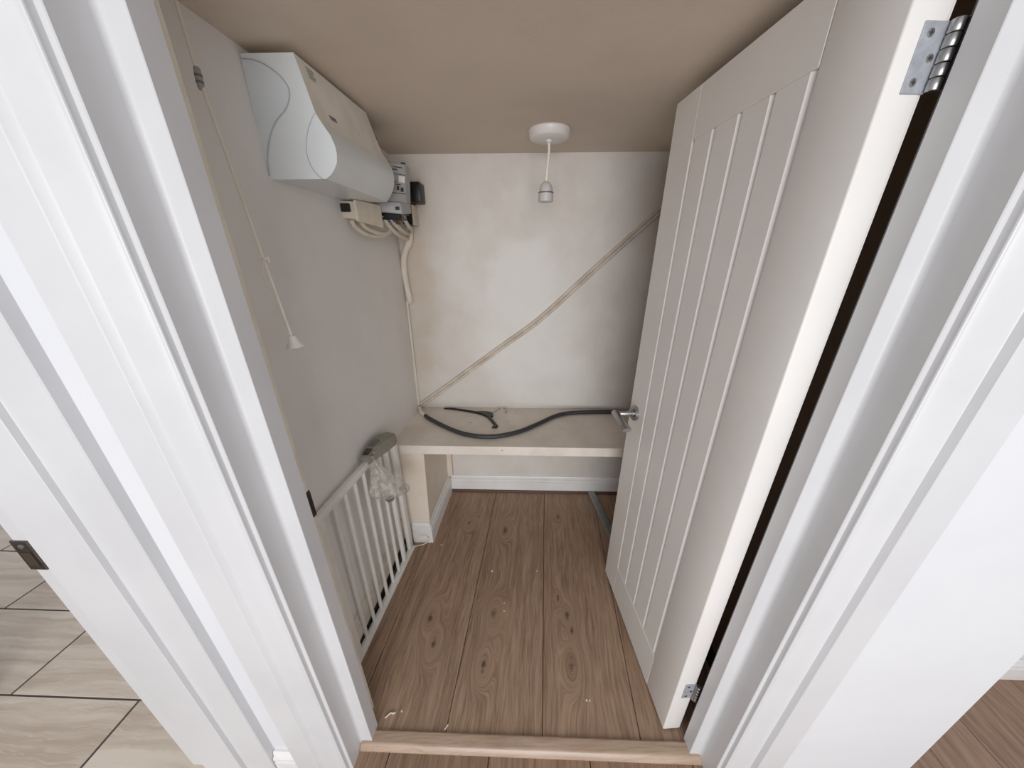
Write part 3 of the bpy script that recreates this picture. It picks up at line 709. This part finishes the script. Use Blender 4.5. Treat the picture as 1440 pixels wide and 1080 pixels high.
b = MB(); b.tube([(-0.668, 2.005, SZ + .010), (-0.655, 1.985, SZ + .022), (-0.645, 1.960, SZ + .016), (-0.634, 1.935, SZ + .018)], 0.009, 9, 5); b.build('cable_end', m_conduit, cl, smooth=True)

hg = empty('coat_hanger', (-0.30, 1.93, SZ)); tag(hg, 'black plastic coat hanger with wire hook lying on the shelf', 'coat hanger')
arm = catmull([(-0.506, 2.012, SZ + .007), (-0.470, 2.012, SZ + .007), (-0.433, 2.006, SZ + .007), (-0.336, 1.975, SZ + .007), (-0.264, 1.944, SZ + .007), (-0.215, 1.905, SZ + .007), (-0.189, 1.860, SZ + .007), (-0.158, 1.795, SZ + .007), (-0.148, 1.772, SZ + .007), (-0.152, 1.757, SZ + .007), (-0.172, 1.755, SZ + .007)], 5)
n_ = len(arm); rad = [0.006 + 0.005 * math.sin(math.pi * min(1, i / (n_ - 1))) + (0.002 if i > n_ * 0.8 else 0) for i in range(n_)]
b = MB(); b.tube(arm, rad, 10, 0, 1.0)
for v in b.bm.verts: v.co.z = SZ + max(0.0005, (v.co.z - SZ - .007) * 0.62 + .0065)
b.build('bar', m_hang, hg, smooth=True)
b = MB(); b.loft([[(-0.300, 1.966, z), (-0.225, 1.905, z), (-0.198, 1.880, z), (-0.178, 1.905, z), (-0.184, 1.945, z), (-0.205, 1.962, z), (-0.25, 1.968, z)] for z in (SZ + 0.0015, SZ + 0.0115)]); b.build('shoulder', m_hang, hg)
b = MB(); b.tube([(-0.195, 1.930, SZ + .007), (-0.180, 1.957, SZ + .008), (-0.160, 1.988, SZ + .010), (-0.138, 2.012, SZ + .012), (-0.115, 2.010, SZ + .012), (-0.099, 1.990, SZ + .010), (-0.098, 1.968, SZ + .007), (-0.106, 1.955, SZ + .006)], 0.0028, 8, 6); b.build('hook', m_steel, hg, smooth=True)

# ------------------------------------------------------------------ white safety gate against the left wall
g0 = Vector((-0.6762, 0.82, 0)); gd = Vector((0.043, 0.605, 0)).normalized()
gn = Vector((gd.y, -gd.x, 0))
gate = empty('safety_gate', tuple(g0)); tag(gate, 'white metal stair gate leaning along the left wall', 'safety gate')
def gbox(t0, t1, n0, n1, z0, z1, bevel=0.002, seg=2, b=None):
    b = b or MB()
    P = [g0 + gd * t + gn * n for t, n in ((t0, n0), (t1, n0), (t1, n1), (t0, n1))]
    return b.hexa([p + Vector((0, 0, z0)) for p in P] + [p + Vector((0, 0, z1)) for p in P], bevel, seg)
gt = lambda y: (y - 0.82) / gd.y
gbox(0.0, gt(1.26), -0.010, 0.012, 0.757, 0.787, 0.004, 2).build('top_rail', m_gate, gate, smooth=True)
b = gbox(0.0, gt(1.49), -0.003, 0.008, 0.0, 0.016, 0.002, 1)
gbox(0.0, gt(1.485), -0.018, -0.002, 0.004, 0.030, 0.002, 1, b)
b.build('bottom_rail', m_gate, gate)
for y in (0.946, 1.018, 1.087, 1.155, 1.226, 1.297):
    p = g0 + gd * gt(y)
    b = MB(); b.tube([p - gn * 0.010 + Vector((0, 0, 0.029)), p + gn * 0.001 + Vector((0, 0, 0.760))], 0.0085, 12); b.build('bar', m_gate, gate, smooth=True)
p = g0 + gd * gt(1.366)
gbox(gt(1.358), gt(1.378), -0.016, 0.004, 0.029, 0.745, 0.002, 1).build('bar', m_gate, gate)
gbox(gt(0.850), gt(0.880), -0.014, 0.010, 0.030, 0.760, 0.003, 1).build('post', m_gate, gate)
gbox(gt(1.440), gt(1.478), -0.020, 0.004, 0.030, 0.735, 0.004, 2).build('post', m_gate, gate, smooth=True)
# latch head
lt = empty('latch', tuple(g0 + gd * gt(1.33) + Vector((0, 0, 0.75)))); lt['_shift'] = tuple(lt.location); lt.parent = gate; lt.location = lt.location - g0
def gp(t, n, z): 
    return tuple(g0 + gd * gt(t) + gn * n + Vector((0, 0, z)))
b = MB(); b.loft([[gp(1.185, -0.016, 0.772), gp(1.185, 0.018, 0.772), gp(1.185, 0.018, 0.812), gp(1.185, -0.016, 0.812)],
                  [gp(1.24, -0.018, 0.764), gp(1.24, 0.020, 0.764), gp(1.24, 0.020, 0.818), gp(1.24, -0.018, 0.822)],
                  [gp(1.345, -0.020, 0.745), gp(1.345, 0.024, 0.743), gp(1.345, 0.024, 0.808), gp(1.345, -0.020, 0.826)],
                  [gp(1.430, -0.020, 0.735), gp(1.430, 0.024, 0.730), gp(1.430, 0.024, 0.792), gp(1.430, -0.020, 0.800)],
                  [gp(1.452, -0.018, 0.738), gp(1.452, 0.018, 0.736), gp(1.452, 0.018, 0.772), gp(1.452, -0.018, 0.778)]])
bmesh.ops.bevel(b.bm, geom=list(b.bm.edges), offset=0.003, segments=2, affect='EDGES')
b.build('housing', m_latch, lt, smooth=True)
b = MB(); b.loft([[gp(1.255, -0.012, 0.8185), gp(1.255, 0.010, 0.8165), gp(1.31, 0.010, 0.8125), gp(1.31, -0.012, 0.8205)], [gp(1.255, -0.012, 0.8255), gp(1.255, 0.010, 0.8225), gp(1.31, 0.010, 0.8225), gp(1.31, -0.012, 0.8275)]]); b.build('button', m_greyd, lt)
b = MB(); b.loft([[gp(1.195, -0.010, 0.811), gp(1.195, 0.012, 0.811), gp(1.235, 0.014, 0.817), gp(1.235, -0.012, 0.817)], [gp(1.195, -0.010, 0.816), gp(1.195, 0.012, 0.816), gp(1.235, 0.014, 0.823), gp(1.235, -0.012, 0.823)]]); b.build('slider', m_steel_d, lt)
b = MB(); b.tube([gp(1.43, 0.010, 0.055), gp(1.47, 0.022, 0.028), gp(1.505, 0.055, 0.012), gp(1.52, 0.085, 0.028), gp(1.515, 0.075, 0.060), gp(1.49, 0.040, 0.075)], 0.0022, 7, 7); b.build('wire_loop', m_cord, gate, smooth=True)

# bag of fittings tied to the rail
bag = empty('plastic_bag', (-0.625, 1.22, 0.55)); tag(bag, 'clear knotted plastic bag of fittings hanging from the gate latch', 'plastic bag')
K = Vector((-0.638, 1.222, 0.785)); Lp = Vector((-0.618, 1.125, 0.66)); Rp = Vector((-0.540, 1.335, 0.55))
axis = (Rp - Lp).normalized(); thick = Vector((0.85, -0.30, 0.1)).normalized()
mid = (Lp + Rp) * 0.5
rings = []
NS = 36
for i, (t, wl, th) in enumerate(((0.0, 0.05, 0.05), (0.04, 0.07, 0.11), (0.12, 0.12, 0.2), (0.25, 0.25, 0.35), (0.42, 0.42, 0.55), (0.6, 0.62, 0.75), (0.76, 0.82, 0.95), (0.9, 0.97, 1.0), (1.0, 1.0, 0.95), (1.07, 0.90, 0.75), (1.12, 0.55, 0.40), (1.14, 0.18, 0.12))):
    c = K.lerp(mid, t) if t <= 1 else mid + Vector((0, 0, -0.05 * (t - 1) / 0.14 * 0.75))
    hl = (Rp - Lp).length / 2 * wl; ht = 0.034 * th + 0.003
    ring = []
    for k in range(NS):
        q = 2 * math.pi * k / NS
        p = c + axis * (hl * math.cos(q)) + thick * (ht * math.sin(q))
        fold = math.sin(q * 9 + 1.5 * math.sin(3 * q)) * 0.0035 * (1 - t * 0.7) + (mnoise.noise(p * 28) * 0.010) * min(1, t * 1.6)
        ring.append(p + thick * fold * math.copysign(1, math.sin(q)) + axis * mnoise.noise(p * 22 + Vector((5, 5, 5))) * 0.008 * t)
    rings.append(ring)
b = MB(); b.loft(rings); b.build('bag_body', m_bag, bag, smooth=True)
rings = []
for t, w in ((0, 0.008), (0.4, 0.014), (1.0, 0.024)):
    c = K + Vector((0.004, -0.004, 0.028)) * t + Vector((0, -0.012, 0)) * t
    rings.append([c + Vector((math.cos(q) * w, math.sin(q) * w * 0.8, 0.004 * math.sin(3 * q))) for q in [2 * math.pi * k / 16 for k in range(16)]])
b = MB(); b.loft(rings, caps=False); b.build('bag_top', m_bag, bag, smooth=True)
b = MB(); b.lathe([(0.008, -0.006), (0.011, 0), (0.008, 0.006)], tuple(K), (0.2, 0.1, 1), 14); b.build('tie', m_cord, bag, smooth=True)
FG = 'wall fittings inside the plastic bag'
for (px, ax, mt, lb) in ((Vector((-0.580, 1.200, 0.592)), (0.6, -0.5, 0.5), m_greyd, 'darkest grey plastic cup at the bottom of the clear bag'),
                         (Vector((-0.552, 1.285, 0.572)), (0.2, 0.8, 0.5), m_grey, 'light grey plastic cup in the right corner of the clear bag'),
                         (Vector((-0.590, 1.170, 0.632)), (0.8, 0.1, -0.4), m_latch, 'olive grey plastic cup at the left side of the clear bag')):
    b = MB(); b.lathe([(0.006, 0.008), (0.016, 0.008), (0.019, 0.004), (0.019, -0.006), (0.012, -0.008), (0.005, -0.008)], tuple(px), ax, 18)
    tag(b.build('gate_fitting', mt, smooth=True), lb, 'fitting', FG)

# ------------------------------------------------------------------ bits on the floor
st = MB(); D = Vector((0.075, -0.56, 0)).normalized(); N = Vector((D.y, -D.x, 0)) * -1
p0 = Vector((0.505, 2.020, 0.014)); p1 = p0 + D * 0.75; p1.z = 0.003
prof = [(-0.026, 0.0), (0.026, 0.0), (0.025, 0.0022), (0.012, 0.0042), (-0.012, 0.0042), (-0.025, 0.0022)]
st.loft([[p + N * u + Vector((0, 0, v)) for u, v in prof] for p in (p0, p1)])
tag(st.build('floor_bar', m_alu), 'loose aluminium floor strip leaning on the back skirting by the door', 'floor strip')
FL = 'white paint flecks on the cupboard floor'
for (x, y, s, lb) in ((-.471, 1.508, 1.0, 'white paint fleck on the floor just in front of the pier foot'),
                      (-.153, 1.332, 1.2, 'largest white paint fleck on the middle of the centre plank'),
                      (-.077, 1.145, .6, 'smaller upper fleck of the pair beside the knot on the centre plank'),
                      (-.075, 1.104, .7, 'lower fleck of the pair beside the knot on the centre plank'),
                      (.262, .748, .8, 'left one of two touching white flecks near the door foot'),
                      (.274, .748, .6, 'right one of two touching white flecks near the door foot'),
                      (-.441, .692, .8, 'white fleck lying right beside the curled shaving'),
                      (.091, 1.34, .7, 'pale fleck on the plank joint right of the centre plank')):
    b = MB(); q0 = random.random() * 6
    P = [(x + 0.0055 * s * random.uniform(.6, 1.2) * math.cos(q0 + k * 1.05), y + 0.006 * s * random.uniform(.6, 1.2) * math.sin(q0 + k * 1.05)) for k in range(6)]
    b.loft([[(u, v, 0.0003) for u, v in P], [(u, v, 0.0018) for u, v in P]])
    tag(b.build('paint_flake', m_flake), lb, 'debris', FL)
b = MB(); b.tube([(-0.496, 0.668, 0.0035), (-0.486, 0.678, 0.0035), (-0.478, 0.684, 0.0040), (-0.470, 0.683, 0.0035), (-0.463, 0.687, 0.0030)], 0.0026, 6, 4)
tag(b.build('plaster_shaving', m_flake, smooth=True), 'curled white shaving on the floor by the left jamb', 'debris')
b = MB(); b.tube([(-0.268, 0.640, 0.003), (-0.262, 0.648, 0.003), (-0.258, 0.656, 0.003)], 0.0022, 6, 4)
tag(b.build('straw_sliver', m_cord, smooth=True), 'short cream sliver on the floor near the threshold', 'debris')

for o in bpy.data.objects:
    if '_shift' in o: del o['_shift']
